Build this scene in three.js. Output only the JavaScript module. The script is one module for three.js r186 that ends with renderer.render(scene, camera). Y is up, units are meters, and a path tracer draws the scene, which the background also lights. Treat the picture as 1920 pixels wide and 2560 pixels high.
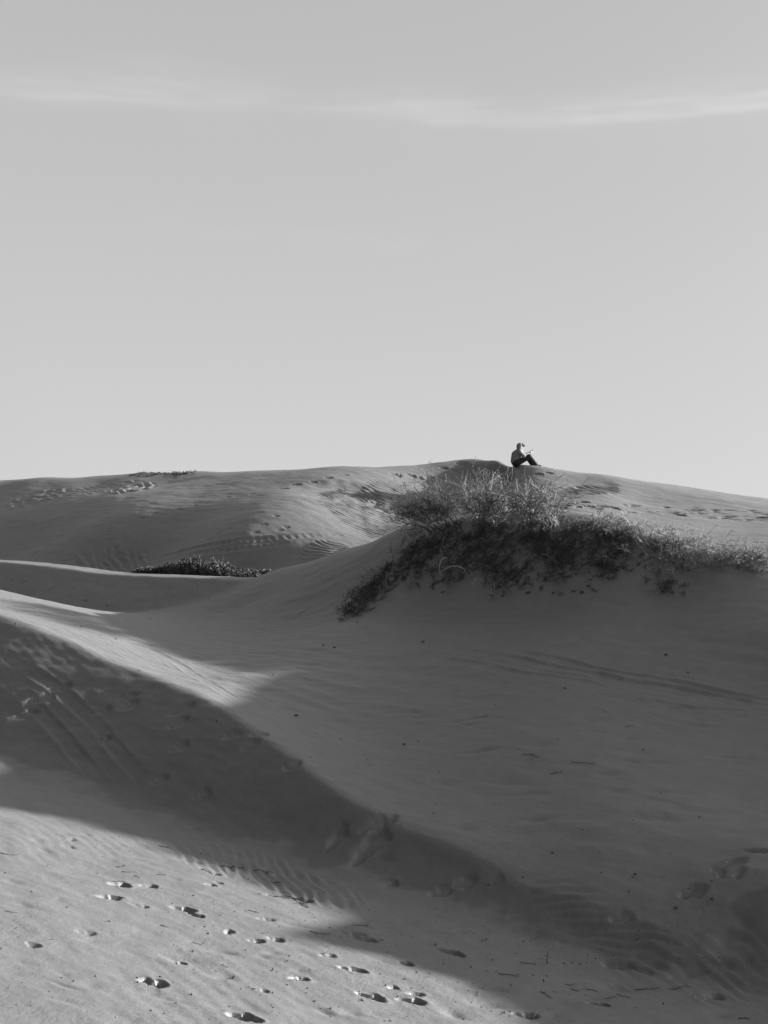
import * as THREE from 'three';
import { ImprovedNoise } from 'three/addons/math/ImprovedNoise.js';
import { MarchingCubes } from 'three/addons/objects/MarchingCubes.js';
import { mergeGeometries, mergeVertices } from 'three/addons/utils/BufferGeometryUtils.js';

// ---------------------------------------------------------------- camera, sky, sun, exposure
const EYE = 5, LENS = 2745;                       // eye height over the datum; focal length in 1920 x 2560 pixels
const scene = new THREE.Scene();
const camera = new THREE.PerspectiveCamera(50, 0.75, 0.1, 3000);
camera.position.set(0, EYE, 0);
camera.lookAt(0, EYE, -100);

const SUN_AZ = 79 * Math.PI / 180, SUN_EL = 15 * Math.PI / 180;   // to the right of straight ahead; above the horizon
const SX = Math.sin(SUN_AZ) * Math.cos(SUN_EL), SY = Math.sin(SUN_EL), SZ = -Math.cos(SUN_AZ) * Math.cos(SUN_EL);

const renderer = new THREE.WebGLRenderer({ antialias: true });
renderer.toneMapping = THREE.LinearToneMapping;
renderer.toneMappingExposure = 3.75;
renderer.shadowMap.enabled = true;

const noiseGen = new ImprovedNoise();
const N3 = (x, y, z = 0) => noiseGen.noise(x, y, z);
const clamp = (v, a = 0, b = 1) => Math.max(a, Math.min(b, v));
const sstep = (a, b, v) => { const t = clamp((v - a) / (b - a)); return t * t * (3 - 2 * t); };
const lerp = (a, b, t) => a + (b - a) * t;
function rng(seed) { let s = seed >>> 0; return () => { s = (s + 0x6D2B79F5) >>> 0; let t = s; t = Math.imul(t ^ (t >>> 15), t | 1); t ^= t + Math.imul(t ^ (t >>> 7), t | 61); return ((t ^ (t >>> 14)) >>> 0) / 4294967296; }; }
const polyline = (pts, x) => { if (x <= pts[0][0]) return pts[0][1]; for (let i = 1; i < pts.length; i++) if (x <= pts[i][0]) { const t = (x - pts[i - 1][0]) / (pts[i][0] - pts[i - 1][0]); return lerp(pts[i - 1][1], pts[i][1], t * t * (3 - 2 * t)); } return pts[pts.length - 1][1]; };

// clear evening air, pale along the horizon and towards the sun, with a few thin bands of cirrus
{
  const W = 2048, H = 1024, data = new Float32Array(W * H * 4);
  const bandMid = [[-70, 16], [-40, 18.6], [-19.3, 19.75], [-11.5, 20.3], [-5.4, 20.2], [0, 20], [4, 19.65], [8, 19.35], [11, 19.4], [15, 19.42], [19.3, 19.28], [40, 18.5], [70, 16]];
  const deg = 180 / Math.PI;
  for (let j = 0; j < H; j++) {
    const el = ((j + 0.5) / H - 0.5) * Math.PI, ce = Math.cos(el), se = Math.sin(el);
    for (let i = 0; i < W; i++) {
      const lon = ((i + 0.5) / W - 0.5) * 2 * Math.PI, x = ce * Math.cos(lon), z = ce * Math.sin(lon);
      const cg = x * SX + se * SY + z * SZ;                        // cosine of the angle to the sun
      const az = Math.atan2(x, -z) * deg, e = el * deg;            // azimuth from straight ahead
      let v = 0.21 + 0.45 * Math.exp(-Math.max(0, e) / 56);
      const ga = Math.acos(clamp(cg, -1, 1)) * deg;
      v *= 0.06 + 0.94 * sstep(140, 93, ga) + 40 * Math.exp(-ga / 9.2);   // dark away from the sun, a hazy glow round it
      if (e > 2 && e < 60) {
        const mid = polyline(bandMid, az) + 0.1 * N3(az * 0.11, 3.1) + 0.05 * N3(az * 0.5, 7.7), t = e - mid;
        const prof = t < 0 ? Math.exp(-((t / 0.26) ** 2)) : Math.exp(-((t / (0.95 + 0.6 * N3(az * 0.12, 9.2))) ** 2));
        const fibre = 0.75 + 0.9 * N3(az * 0.16 + e * 0.5, e * 5.5, 5.5) + 0.5 * N3(az * 0.5 - e, e * 11, 2.5);
        const dens = clamp(0.6 + 0.7 * N3(az * 0.14, 21.3) + 0.3 * sstep(4, 18, az) + 0.25 * sstep(-6, 0, az)) * sstep(75, 50, Math.abs(az));
        v += 0.085 * prof * dens * clamp(fibre, 0.15, 1.4);
        v += 0.012 * Math.exp(-(((t + 0.2) / 1.5) ** 2)) * dens;
        const t2 = e - (13.9 - 0.05 * (az + 3)) - 0.3 * N3(az * 0.2, 2.2);
        v += 0.012 * Math.exp(-((t2 / 0.45) ** 2)) * sstep(14, 3, Math.abs(az + 3)) * clamp(0.7 + N3(az * 0.4, 1.2, e));
        const t3 = e - (31 + 0.05 * az) - 1.5 * N3(az * 0.05, 12.2);
        v += 0.03 * Math.exp(-((t3 / 1.4) ** 2)) * clamp(0.5 + N3(az * 0.1, 31.2, e * 0.2));
      }
      if (e < 0) v *= lerp(1, 0.55, sstep(0, -12, e));
      const k = (j * W + i) * 4, g = v * 0.266;
      data[k] = g; data[k + 1] = g; data[k + 2] = g; data[k + 3] = 1;
    }
  }
  const tex = new THREE.DataTexture(data, W, H, THREE.RGBAFormat, THREE.FloatType);
  tex.mapping = THREE.EquirectangularReflectionMapping; tex.minFilter = tex.magFilter = THREE.LinearFilter; tex.wrapS = THREE.RepeatWrapping; tex.needsUpdate = true;
  scene.background = tex; scene.environment = tex;
}
const sun = new THREE.DirectionalLight(new THREE.Color().setRGB(1, 1, 1), 5);   // the photograph is black and white
sun.position.set(SX * 80, EYE + SY * 80, SZ * 80 - 25); sun.target.position.set(0, EYE, -25);
sun.castShadow = true; sun.shadow.radius = 1.7; sun.shadow.mapSize.set(4096, 4096);
Object.assign(sun.shadow.camera, { left: -45, right: 45, top: 45, bottom: -45, near: 1, far: 200 });
scene.add(sun, sun.target);

// ---------------------------------------------------------------- the dunes: smooth sheets through surveyed points, met at crisp crests
// P: a survey point seen at (px, py) of the photograph and standing d metres ahead, as [x, d, height]
const P = (px, py, d) => [(px - 960) / LENS * d, d, EYE - (py - 1280) / LENS * d];
function sheet(points, x0, x1, d0, d1, step, lambda = 0.02) {       // thin-plate spline, sampled to a grid, read back bicubically
  const n = points.length, m = n + 3, A = [], U = (r2) => r2 < 1e-9 ? 0 : 0.5 * r2 * Math.log(r2);
  for (let i = 0; i < n; i++) {
    const row = new Float64Array(m + 1);
    for (let j = 0; j < n; j++) row[j] = U((points[i][0] - points[j][0]) ** 2 + (points[i][1] - points[j][1]) ** 2) + (i === j ? lambda : 0);
    row[n] = 1; row[n + 1] = points[i][0]; row[n + 2] = points[i][1]; row[m] = points[i][2]; A.push(row);
  }
  for (let k = 0; k < 3; k++) { const row = new Float64Array(m + 1); for (let j = 0; j < n; j++) row[j] = k === 0 ? 1 : points[j][k - 1]; A.push(row); }
  for (let c = 0; c < m; c++) {
    let p = c; for (let r = c + 1; r < m; r++) if (Math.abs(A[r][c]) > Math.abs(A[p][c])) p = r;
    [A[c], A[p]] = [A[p], A[c]];
    for (let r = c + 1; r < m; r++) { const f = A[r][c] / A[c][c]; if (f) for (let k = c; k <= m; k++) A[r][k] -= f * A[c][k]; }
  }
  const w = new Float64Array(m);
  for (let r = m - 1; r >= 0; r--) { let s = A[r][m]; for (let k = r + 1; k < m; k++) s -= A[r][k] * w[k]; w[r] = s / A[r][r]; }
  const nx = Math.ceil((x1 - x0) / step) + 1, nd = Math.ceil((d1 - d0) / step) + 1, g = new Float32Array(nx * nd);
  for (let j = 0; j < nd; j++) for (let i = 0; i < nx; i++) {
    const x = x0 + i * step, d = d0 + j * step; let s = w[n] + w[n + 1] * x + w[n + 2] * d;
    for (let k = 0; k < n; k++) { const a = x - points[k][0], b = d - points[k][1]; s += w[k] * U(a * a + b * b); }
    g[j * nx + i] = s;
  }
  const cub = (a, b, c, d, t) => b + 0.5 * t * (c - a + t * (2 * a - 5 * b + 4 * c - d + t * (3 * (b - c) + d - a)));
  return (x, d) => {
    const u = clamp((x - x0) / step, 1, nx - 3.001), v = clamp((d - d0) / step, 1, nd - 3.001), i = Math.floor(u), j = Math.floor(v), s = u - i, t = v - j, q = [];
    for (let k = -1; k < 3; k++) { const o = (j + k) * nx + i; q.push(cub(g[o - 1], g[o], g[o + 1], g[o + 2], s)); }
    return cub(q[0], q[1], q[2], q[3], t);
  };
}
const smin = (a, b, k) => { const h = clamp(0.5 + 0.5 * (b - a) / k); return lerp(b, a, h) - k * h * (1 - h); };
const smax = (a, b, k) => -smin(-a, -b, k);

// the trough in front of the lee face; its axis runs from far left to near right and sinks that way
const TX = 0.81, TD = -0.586;
function troughOff(x, d) {                                          // metres behind the axis of the trough
  const along = TX * x + TD * (d - 12.7);
  return 0.586 * x + 0.81 * (d - 12.7) + (along > 0 ? -0.012 : 0.004) * along * along + 0.1 * N3(x * 0.35, d * 0.35, 4.4);
}
function troughSheet(x, d) {
  const along = TX * x + TD * (d - 12.7), off = troughOff(x, d);
  const back = Math.max(0, -off - 5);
  const lee = lerp(0.5, 0.72, sstep(-7, 0, along)) * off, stand = -0.13 * off + 0.035 * back * back;
  return EYE - 4.42 - 0.08 * Math.min(along, 3) + smax(lee, stand, 0.4) + 0.04 * N3(x * 0.4, d * 0.4, 8.8);
}
// brink: where the lee face is cut by the dune's back
const B = (px, py) => { let lo = 7, hi = 40; for (let i = 0; i < 50; i++) { const d = (lo + hi) / 2, p = P(px, py, d); if (troughSheet(p[0], d) > p[2] && d > 9.5) hi = d; else lo = d; } return P(px, py, lo); };

// the broad back of the near dune, the bench behind it, the shrub mound and the high dune outside the frame on the right
const nearSheet = sheet([
  // brink of the near dune's lee face
  ...[[-120, 1500], [0, 1535], [150, 1592], [300, 1660], [450, 1715], [550, 1760], [650, 1830], [750, 1900], [870, 1995], [960, 2040], [1075, 2080], [1220, 2140], [1307, 2190], [1510, 2243], [1712, 2330], [1886, 2365]].map(([a, b]) => B(a, b)),
  // its top, sunlit on the left
  P(-150, 1440, 34), P(0, 1476, 29.6), P(150, 1508, 27), P(300, 1552, 24.6), P(450, 1632, 21.3), P(560, 1682, 19.8),
  // the broad flat
  P(640, 1690, 19.4), P(800, 1800, 17.4), P(960, 1900, 15.8), P(1200, 2000, 14.2), P(1500, 2100, 12.7), P(1900, 2250, 11.2),
  P(900, 1640, 20.9), P(1200, 1700, 18.8), P(1500, 1740, 17.4), P(1900, 1795, 16.3), P(1300, 1850, 15.8), P(1700, 1950, 14.1), P(1900, 2050, 13),
  // hollow behind the sunlit top, and the bench's own small lee face and brink
  [-11.3, 32.8, EYE - 2.6], [-8.6, 30.6, EYE - 2.8], P(420, 1560, 26.6), P(640, 1600, 23.6), [-6.4, 31, EYE - 2.75], [-3.7, 28.6, EYE - 2.5], [-14, 36, EYE - 2.4],
  // ground dropping away behind the brink, then an added hidden knoll to shade the bench
  [-14, 39.5, EYE - 2.6], [-9, 37.8, EYE - 2.9], [-5.5, 36, EYE - 2.9], [-1, 33.5, EYE - 2.9], [1.2, 31.8, EYE - 0.5], [3.4, 32.2, EYE + 0.4], [4.6, 31.4, EYE - 0.6], [8, 28, EYE - 2.4],
  // the shrub mound: ridge, near face, foot
  P(700, 1425, 31.30), P(850, 1378, 29.10), P(1000, 1322, 27.30), P(1150, 1298, 25.90), P(1280, 1292, 24.90), P(1400, 1294, 24.10), P(1560, 1322, 23.10), P(1740, 1374, 22.10), P(1900, 1432, 21.30),
  P(800, 1500, 26.50), P(900, 1480, 25.70), P(1100, 1470, 24.20), P(1250, 1475, 23.20), P(1400, 1475, 22.30), P(1700, 1490, 20.90), P(1900, 1545, 19.35), P(900, 1560, 23.15), P(1150, 1570, 21.75), P(1450, 1590, 20.05), P(1750, 1640, 18.65), P(1920, 1680, 17.95),
  [1.8, 29.0, EYE - 1.2], [4.8, 26.8, EYE - 1.0], [7.8, 24.0, EYE - 1.4], P(2000, 1475, 20.4), P(2010, 1450, 22),
  // the high dune to the right, out of view
  [12, 10.4, EYE - 1.9], [12, 13.9, EYE - 1.2], [12, 18.5, EYE + 0.1], [12, 20.2, EYE + 0.1], [12.2, 22, EYE - 0.2], [12.5, 24.5, EYE - 0.3], [8.4, 12.5, EYE - 2.6], [8.4, 16, EYE - 2.3], [8.8, 19.5, EYE - 1.5], [8.8, 22, EYE - 1.4], [15, 20, EYE - 0.5], [15, 12, EYE - 1.8], [7.2, 10, EYE - 3.2], [6.2, 8, EYE - 3.4], [13, 28, EYE - 0.6], [11, 7, EYE - 2.4],
  // kept above the trough and the slope that the photographer stands on
  [-3, 8, EYE - 2.4], [0, 8, EYE - 2.9], [3, 6, EYE - 3.0], [-8, 14, EYE - 1.8], [-13, 20, EYE - 1.2], [-6, 4, EYE - 1.5], [-17, 30, EYE - 1.7],
], -34, 24, -4, 54, 0.25);
// the far dune: foot, dark face, shelf, crest
const farCrest = [
  P(-300, 1222, 60), P(0, 1201, 57), P(120, 1192, 55), P(240, 1190, 53.5), P(370, 1181, 52.5), P(500, 1178, 51), P(620, 1180, 49.5), P(720, 1178, 48), P(850, 1166, 45.6), P(1000, 1166, 46), P(1100, 1158, 46.4), P(1190, 1148, 46.4), P(1240, 1151, 45.4), P(1290, 1160, 43.8),
  P(1345, 1168, 42.4), P(1500, 1186, 42), P(1700, 1216, 42), P(1920, 1252, 42), P(2300, 1310, 41)];
const farSheet = sheet([
  ...farCrest, ...farCrest.map(([x, d, y]) => [x * 1.03, d + 2.2, y - 0.42]),
  [-24, 64, EYE - 1], [-10, 58, EYE - 1], [0, 54, EYE - 0.8], [5, 53, EYE - 0.8], [10, 51, EYE - 1.2], [15, 49, EYE - 1.8], [20, 47, EYE - 2.2],
  // shelf and its brink
  P(0, 1232, 53), P(110, 1228, 51.5), P(250, 1212, 51), P(330, 1212, 49.5), P(120, 1252, 49), P(250, 1240, 47), P(350, 1234, 46), P(500, 1222, 45), P(700, 1213, 43), P(420, 1208, 49),
  // face
  P(-300, 1290, 54), P(0, 1285, 48.5), P(300, 1300, 42), P(600, 1295, 38.2), P(0, 1345, 45.5), P(300, 1360, 40.3), P(600, 1362, 36.2), P(0, 1392, 43.5), P(300, 1415, 39.2), P(600, 1425, 35.4), P(-300, 1390, 47),
  P(850, 1230, 41.4), P(780, 1262, 39), P(950, 1300, 39.2), P(800, 1340, 36.4), P(950, 1340, 37), P(800, 1400, 34.6), P(1050, 1240, 43), P(1120, 1215, 44.6), P(1200, 1195, 45), P(1240, 1222, 42), P(1100, 1290, 40.8), P(1330, 1200, 41.2), P(1440, 1212, 40.8), P(1500, 1232, 39.2), P(1600, 1250, 38.8), P(1700, 1270, 37.6), P(1900, 1295, 36.2), P(1900, 1335, 33.4), P(1650, 1300, 35.6), P(1400, 1280, 36.2),
  [-12, 36, EYE - 3.4], [-20, 41, EYE - 3.2], [-7, 32, EYE - 3.6], [-1, 29, EYE - 3.4], [5, 27, EYE - 2.6], [10, 27, EYE - 1.6],
], -40, 26, 22, 70, 0.25);
// the bench: a low second dune with a crisp brink and its own small lee face
const benchTop = [[-6, -1.38], [0, -1.65], [6, -1.91], [10.3, -1.89], [14, -1.95]];
function benchSheet(x, d) {
  const along = (x + 12.6) * 0.858 - (d - 36) * 0.513, off = (x + 12.6) * 0.513 + (d - 36) * 0.858 + 0.12 * N3(x * 0.3, d * 0.3, 5.5);
  return EYE + polyline(benchTop, along) + smin(0.62 * off, 0.01 * off, 0.07) - 0.3 * Math.max(0, off - 0.9) - 1.4 * sstep(10.6, 14.5, along);
}
// crest line of the high dune on the right, whose shadow lies over the flat
const rightCrest = [[4, -3], [9, -2.2], [11.7, -1.42], [12.3, -1.28], [12.8, -1.05], [13.3, -0.64], [14, -0.9], [15.3, -0.48], [16.4, -0.05], [17.1, 0.38], [17.6, 0.95], [18.4, 1.06], [19.2, 1.06], [20.4, 0.9], [21.8, 0.94], [22.4, 0.9], [22.68, 0.12], [23.4, 0.0], [25, -0.2], [28, -1.5], [32, -3]];
function broadHeight(x, d) {
  let h = nearSheet(x, d);
  if (x > 4 && d > 4 && d < 32) h = smax(h, EYE + polyline(rightCrest, d) - 0.66 * Math.hypot(x - 12, 0.15) + 0.1, 0.15);
  if (d > 26 && d < 44 && x < 3) h = smax(h, benchSheet(x, d), 0.12);
  h = smin(h, troughSheet(x, d), 0.09);
  if (d > 24) h = lerp(h, smax(h, farSheet(x, d), 0.25), sstep(24, 27, d));
  // round about, the dunes run out into a low plain of sand
  const edge = Math.max(sstep(13, 20, x - 0.2 * d), sstep(16, 26, -x - 0.3 * d), sstep(60, 74, d), sstep(-1, -10, d));
  return lerp(h, EYE - 5, edge);
}

// ---------------------------------------------------------------- marks in the sand: prints, wheel tracks, ripples, small scarps
const cells = new Map();
function stamp(x, d, R, f) {
  const s = { x, d, R2: R * R, f };
  for (let i = Math.floor(x - R); i <= Math.floor(x + R); i++) for (let j = Math.floor(d - R); j <= Math.floor(d + R); j++) { const k = i * 1000 + j; if (!cells.has(k)) cells.set(k, []); cells.get(k).push(s); }
}
function onGround(px, py, h = broadHeight) {                        // where the line of sight of a survey pixel meets the sand: [x, d]
  let a = 7.2; const gap = (d) => { const p = P(px, py, d); return p[2] - h(p[0], d); };
  for (let d = 7.4; d < 64; d += 0.1) { if (gap(d) < 0) { let lo = a, hi = d; for (let i = 0; i < 18; i++) { const m = (lo + hi) / 2; if (gap(m) < 0) hi = m; else lo = m; } return [(px - 960) / LENS * hi, hi]; } a = d; }
  return [(px - 960) / LENS * 40, 40];
}
const R0 = rng(11);
// a print: pressed-in sole with steep walls, a heel deeper than the toe, sand pushed up round it
function print(x, d, ang, len, wid, depth, rough = 0.42) {
  const c = Math.cos(ang), s = Math.sin(ang), seed = R0() * 90, rim = depth * 0.13;
  stamp(x, d, len * 1.5, (dx, dd) => {
    let u = (dx * c + dd * s) / (len / 2), v = (-dx * s + dd * c) / (wid / 2);
    const w = 1 + rough * N3(dx * 9, dd * 9, seed); v *= 1 + 0.35 * Math.exp(-(((u + 0.15) / 0.3) ** 2)) + 1.1 * sstep(0.2, -1, u);
    const q = (Math.abs(u) ** 2.6 + Math.abs(v) ** 2.6) ** (1 / 2.6) * w;
    const hole = (dx > 0 ? sstep(1.04, 0.8, q) : sstep(1.12, 0.5, q)) * (0.8 - 0.25 * u), lip = Math.exp(-(((q - 1.25) / 0.22) ** 2)) * (0.6 + 0.8 * N3(dx * 6, dd * 6, seed + 7));
    return -depth * hole + rim * lip * (dx < 0 ? 0.35 : 1);
  });
}
function printAt(px, py, ang, len, wid, depth, rough) { const [x, d] = onGround(px, py); print(x, d, ang, len, wid, depth, rough); }
// a soft dent scoured by the wind
function dentAt(px, py, ang, len, wid, depth) {
  const [x, d] = onGround(px, py), c = Math.cos(ang), s = Math.sin(ang), seed = R0() * 50;
  stamp(x, d, len * 1.3, (dx, dd) => { const u = (dx * c + dd * s) / (len / 2), v = (-dx * s + dd * c) / (wid / 2) + 0.5 * N3(dx * 4, dd * 4, seed), q = u * u + v * v; return q > 5 ? 0 : -depth * Math.exp(-q) * (1 + 0.5 * u); });
}
// a wheel track: a groove with low lips, and tread bars across it
function track(pixels, half, depth, tread = 0.12, lip = 0.5, bar = 0.35) {
  const pts = pixels.map(([a, b]) => { const g = onGround(a, b); return new THREE.Vector3(g[0], 0, g[1]); });
  const curve = new THREE.CatmullRomCurve3(pts), L = curve.getLength(), n = Math.ceil(L / 0.3); let s0 = 0;
  const q = curve.getSpacedPoints(n), seg = L / n;
  for (let i = 0; i < n; i++) {
    const a = q[i], b = q[i + 1], tx = (b.x - a.x) / seg, td = (b.z - a.z) / seg, base = i * seg, fade = clamp(0.75 + 0.6 * N3(base * 0.8, a.x, 5.5)) * sstep(0, 2.2, base) * sstep(0, 2.2, L - base);
    stamp((a.x + b.x) / 2, (a.z + b.z) / 2, half * 2.4 + seg, (dx, dd) => {
      const u = dx * tx + dd * td, v = (-dx * td + dd * tx) / half;
      if (u < -seg / 2 || u >= seg / 2) return 0;
      const m = base + u, w = v + 0.15 * N3(m * 3, 2.2), groove = sstep(1.15, 0.75, Math.abs(w)), l = Math.exp(-(((Math.abs(w) - 1.35) / 0.3) ** 2));
      return fade * depth * (-groove * (1 - bar * 0.5 + bar * Math.sin(m * 2 * Math.PI / tread + w * 1.5)) + lip * l * (0.8 + 0.7 * N3(m * 5, w)));
    });
  }
}
// wind ripples inside a soft-edged patch
function ripples(px, py, rx, rd, turn, wave, dir, amp, seed) {
  const [x, d] = onGround(px, py), R = Math.max(rx, rd) * 1.1, ct = Math.cos(turn), st = Math.sin(turn), cw = Math.cos(dir), sw = Math.sin(dir);
  stamp(x, d, R, (dx, dd) => {
    const u = (dx * ct + dd * st) / rx, v = (-dx * st + dd * ct) / rd, q = Math.hypot(u, v) + 0.16 * N3(dx * 1.2, dd * 1.2, seed), m = sstep(1.0, 0.8, q);
    if (m <= 0) return 0;
    const ph = 0.5 * N3(dx * 1.9, dd * 0.5, seed + 6) + (dx * cw + dd * sw) / wave + 0.9 * N3(dx * 0.9, dd * 0.9, seed + 3) + 0.28 * N3(dx * 3, dd * 3, seed + 5), t = ph - Math.floor(ph);
    const saw = t < 0.68 ? t / 0.68 : (1 - t) / 0.32;
    return m * amp * ((saw * saw * (3 - 2 * saw)) * 2 - 1) * (0.75 + 0.5 * N3(dx * 2, dd * 2, seed + 9));
  });
}
// a small slumped hollow with a steep wall on its sunward side
function hollow(px, py, rx, rd, depth, skew) {
  const [x, d] = onGround(px, py);
  stamp(x, d, Math.max(rx, rd) * 1.6, (dx, dd) => { const u = dx / rx, v = dd / rd, q = u * u + v * v; return q > 1.8 ? 0 : -depth * sstep(1.3, 0.25, q + 0.2 * N3(dx * 2, dd * 2, x)) * sstep(-1.2, skew, u); });
}
const PI = Math.PI, bare = [];                                       // bare: prints that show the paler sand under the dark
// prints on the sunlit slope
for (const [px, py, ang, len, wid, depth] of [
  [297, 2209, 0.2, 0.22, 0.2, 0.07], [272, 2243, 0.05, 0.26, 0.15, 0.075], [370, 2212, 0.1, 0.18, 0.12, 0.045], [457, 2272, -0.1, 0.26, 0.15, 0.08], [490, 2288, -0.5, 0.2, 0.12, 0.05], [570, 2331, 1.4, 0.16, 0.09, 0.05], [639, 2355, 0, 0.17, 0.11, 0.05], [686, 2350, -0.3, 0.18, 0.13, 0.06],
  [524, 2213, 0.2, 0.12, 0.09, 0.04], [547, 2206, 0, 0.12, 0.07, 0.035], [448, 2404, 0, 0.13, 0.07, 0.045], [391, 2459, 0.1, 0.17, 0.16, 0.08], [359, 2449, 0.5, 0.12, 0.12, 0.04], [602, 2546, -0.2, 0.22, 0.16, 0.09], [634, 2553, -0.5, 0.17, 0.1, 0.05], [874, 2427, -0.15, 0.27, 0.13, 0.1], [746, 2449, 0.4, 0.2, 0.1, 0.05], [926, 2492, -0.35, 0.27, 0.13, 0.08], [654, 2478, 0.1, 0.12, 0.06, 0.03],
  [174, 2117, 0.2, 0.12, 0.07, 0.03], [180, 2099, 0.9, 0.1, 0.08, 0.03], [81, 2359, -0.6, 0.16, 0.1, 0.03], [983, 2472, 0.2, 0.1, 0.08, 0.04], [1038, 2487, 0.1, 0.17, 0.08, 0.05], [1030, 2504, -0.1, 0.24, 0.12, 0.09], [529, 2182, -0.4, 0.24, 0.1, 0.035], [758, 2246, -0.5, 0.3, 0.12, 0.05], [690, 2237, 0.1, 0.3, 0.07, 0.03], [350, 2265, -0.2, 0.2, 0.12, 0.02], [820, 2392, 0.2, 0.16, 0.1, 0.03], [660, 2297, 0.2, 0.2, 0.1, 0.025], [215, 2330, 0.1, 0.18, 0.1, 0.02],
  // in the shade beyond it
  [1122, 2380, -0.35, 0.3, 0.13, 0.06], [1015, 2408, -0.2, 0.15, 0.1, 0.05], [1313, 2539, -0.1, 0.26, 0.14, 0.07], [1545, 2411, -0.3, 0.4, 0.14, 0.04], [1600, 2425, -0.6, 0.3, 0.1, 0.03], [1730, 2229, -0.1, 0.34, 0.2, 0.07], [1820, 2160, 0.1, 0.44, 0.22, 0.06], [1850, 2182, 0.7, 0.2, 0.1, 0.05], [1805, 2185, 1.2, 0.16, 0.08, 0.04], [1782, 2492, 0, 0.2, 0.12, 0.04], [1498, 2516, -0.2, 0.22, 0.11, 0.06], [1240, 2200, 0.3, 0.2, 0.15, 0.03], [1900, 2130, -0.5, 0.5, 0.1, 0.05], [910, 2345, -0.2, 0.3, 0.1, 0.04], [880, 2330, 0, 0.26, 0.12, 0.04],
]) printAt(px, py, ang, len, wid, py > 2090 + 0.22 * px ? depth * 1.5 : depth);
// prints down the lee face
for (const [px, py, len] of [[318, 1741, .36], [321, 1763, .4], [451, 1773, .45], [446, 1807, .36], [448, 1866, .3], [579, 1837, .3], [648, 1831, .3], [625, 1863, .32], [729, 1915, .3], [399, 1947, .26], [263, 1843, .2], [104, 1747, .5], [255, 1776, .3], [505, 1985, .26], [1157, 2203, .3], [1099, 2229, .28], [1550, 2293, .26], [977, 2212, .2], [60, 1790, .4], [150, 1720, .35]]) { printAt(px, py, 0.1, len, len * 0.6, 0.05, 0.4); bare.push([...onGround(px, py), len * 0.42]); }
// slumps where the lee face has been walked through
for (const [px, py, ang, len, wid, dp] of [[839, 2099, 0.9, 0.4, 0.2, 0.06], [920, 2120, 0.8, 0.7, 0.3, 0.09], [935, 2062, 0.1, 0.5, 0.18, 0.07]]) { printAt(px, py, ang, len, wid, dp, 0.45); bare.push([...onGround(px, py), len * 0.34]); }
// faint wind-scoured dents on the shaded flat
for (let k = 0; k < 46; k++) { const px = 980 + R0() * 930, py = 1760 + R0() * 380; if (py > 1500 + px * 0.42 && R0() < 0.7) continue; dentAt(px, py, -0.25 + (R0() - 0.5) * 0.5, 0.3 + R0() * 0.5, 0.08 + R0() * 0.14, 0.012 + R0() * 0.02); }
for (let k = 0; k < 60; k++) dentAt(R0() * 1000, 2080 + R0() * 470, -0.2 + (R0() - 0.5) * 0.8, 0.12 + R0() * 0.3, 0.05 + R0() * 0.1, 0.008 + R0() * 0.012);
for (let k = 0; k < 40; k++) dentAt(1000 + R0() * 900, 2300 + R0() * 250, -0.2 + (R0() - 0.5) * 0.8, 0.14 + R0() * 0.3, 0.06 + R0() * 0.1, 0.01 + R0() * 0.018);
// people walked along and across the far dune
for (const [px, py] of [[90, 1383], [115, 1366], [180, 1352], [207, 1333], [298, 1306], [355, 1296], [387, 1283], [450, 1275], [488, 1264], [570, 1241], [628, 1236], [150, 1340], [240, 1318], [690, 1290], [640, 1330], [600, 1275], [575, 1320], [545, 1335], [525, 1348], [660, 1310], [700, 1325], [715, 1318], [262, 1283], [268, 1296], [275, 1322], [268, 1338], [290, 1370], [300, 1385], [315, 1392], [330, 1395], [345, 1390], [305, 1400], [320, 1404]]) printAt(px, py, (R0() - 0.5) * 1.5, 0.28, 0.16, 0.03, 0.5);
for (const [px, py, l] of [[989, 1186, .6], [1027, 1187, .55], [1044, 1192, .5], [1071, 1192, .55], [1145, 1179, .7], [740, 1210, .45], [822, 1195, .45], [783, 1203, .35], [711, 1221, .45], [865, 1187, .3], [1155, 1160, .5], [1170, 1166, .6], [1182, 1172, .5], [1110, 1172, .4], [1345, 1186, .5], [1372, 1183, .35], [850, 1213, .4]]) printAt(px, py, -0.35, l * 0.9, l * 0.5, 0.075, 0.5);
for (let k = 0; k < 60; k++) { const px = 1400 + R0() * 520; printAt(px, 1246 + (px - 1400) * 0.06 + (R0() + R0()) * 16, 0.5 * (R0() - 0.5), 0.2 + R0() * 0.7, 0.1 + R0() * 0.25, 0.02 + R0() * 0.06, 0.6); }
// wheel tracks
track([[0, 1694], [46, 1727], [110, 1790], [180, 1870], [250, 1955], [310, 2008]], 0.1, 0.016);
track([[-20, 1625], [58, 1668], [107, 1696], [160, 1735], [230, 1800], [320, 1905], [395, 1990]], 0.1, 0.014);
track([[324, 1591], [405, 1637], [450, 1662], [492, 1689], [560, 1730], [690, 1800]], 0.1, 0.016, 0.1, 0.6);
for (const [dy, w, dp, x0, x1] of [[0, .1, .03, 1018, 2120], [9, .07, .016, 1120, 1700], [24, .12, .032, 1000, 1640], [33, .06, .014, 1190, 1560], [38, .1, .024, 1380, 2120]]) { const y = (x) => polyline([[900, 1588], [1018, 1608], [1134, 1624], [1284, 1650], [1423, 1676], [1625, 1712], [1790, 1742], [1930, 1768], [2120, 1800]], x) + dy * polyline([[1000, 1], [1280, 1.4], [1625, 1.2], [1930, 0.7], [2120, 0.6]], x), q = []; for (let x = x0; x <= x1; x += 90) q.push([x, y(x) + 4 * N3(x * 0.01, dy)]); track(q, w, dp, 0.35, 0.7, 0.12); }
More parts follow.
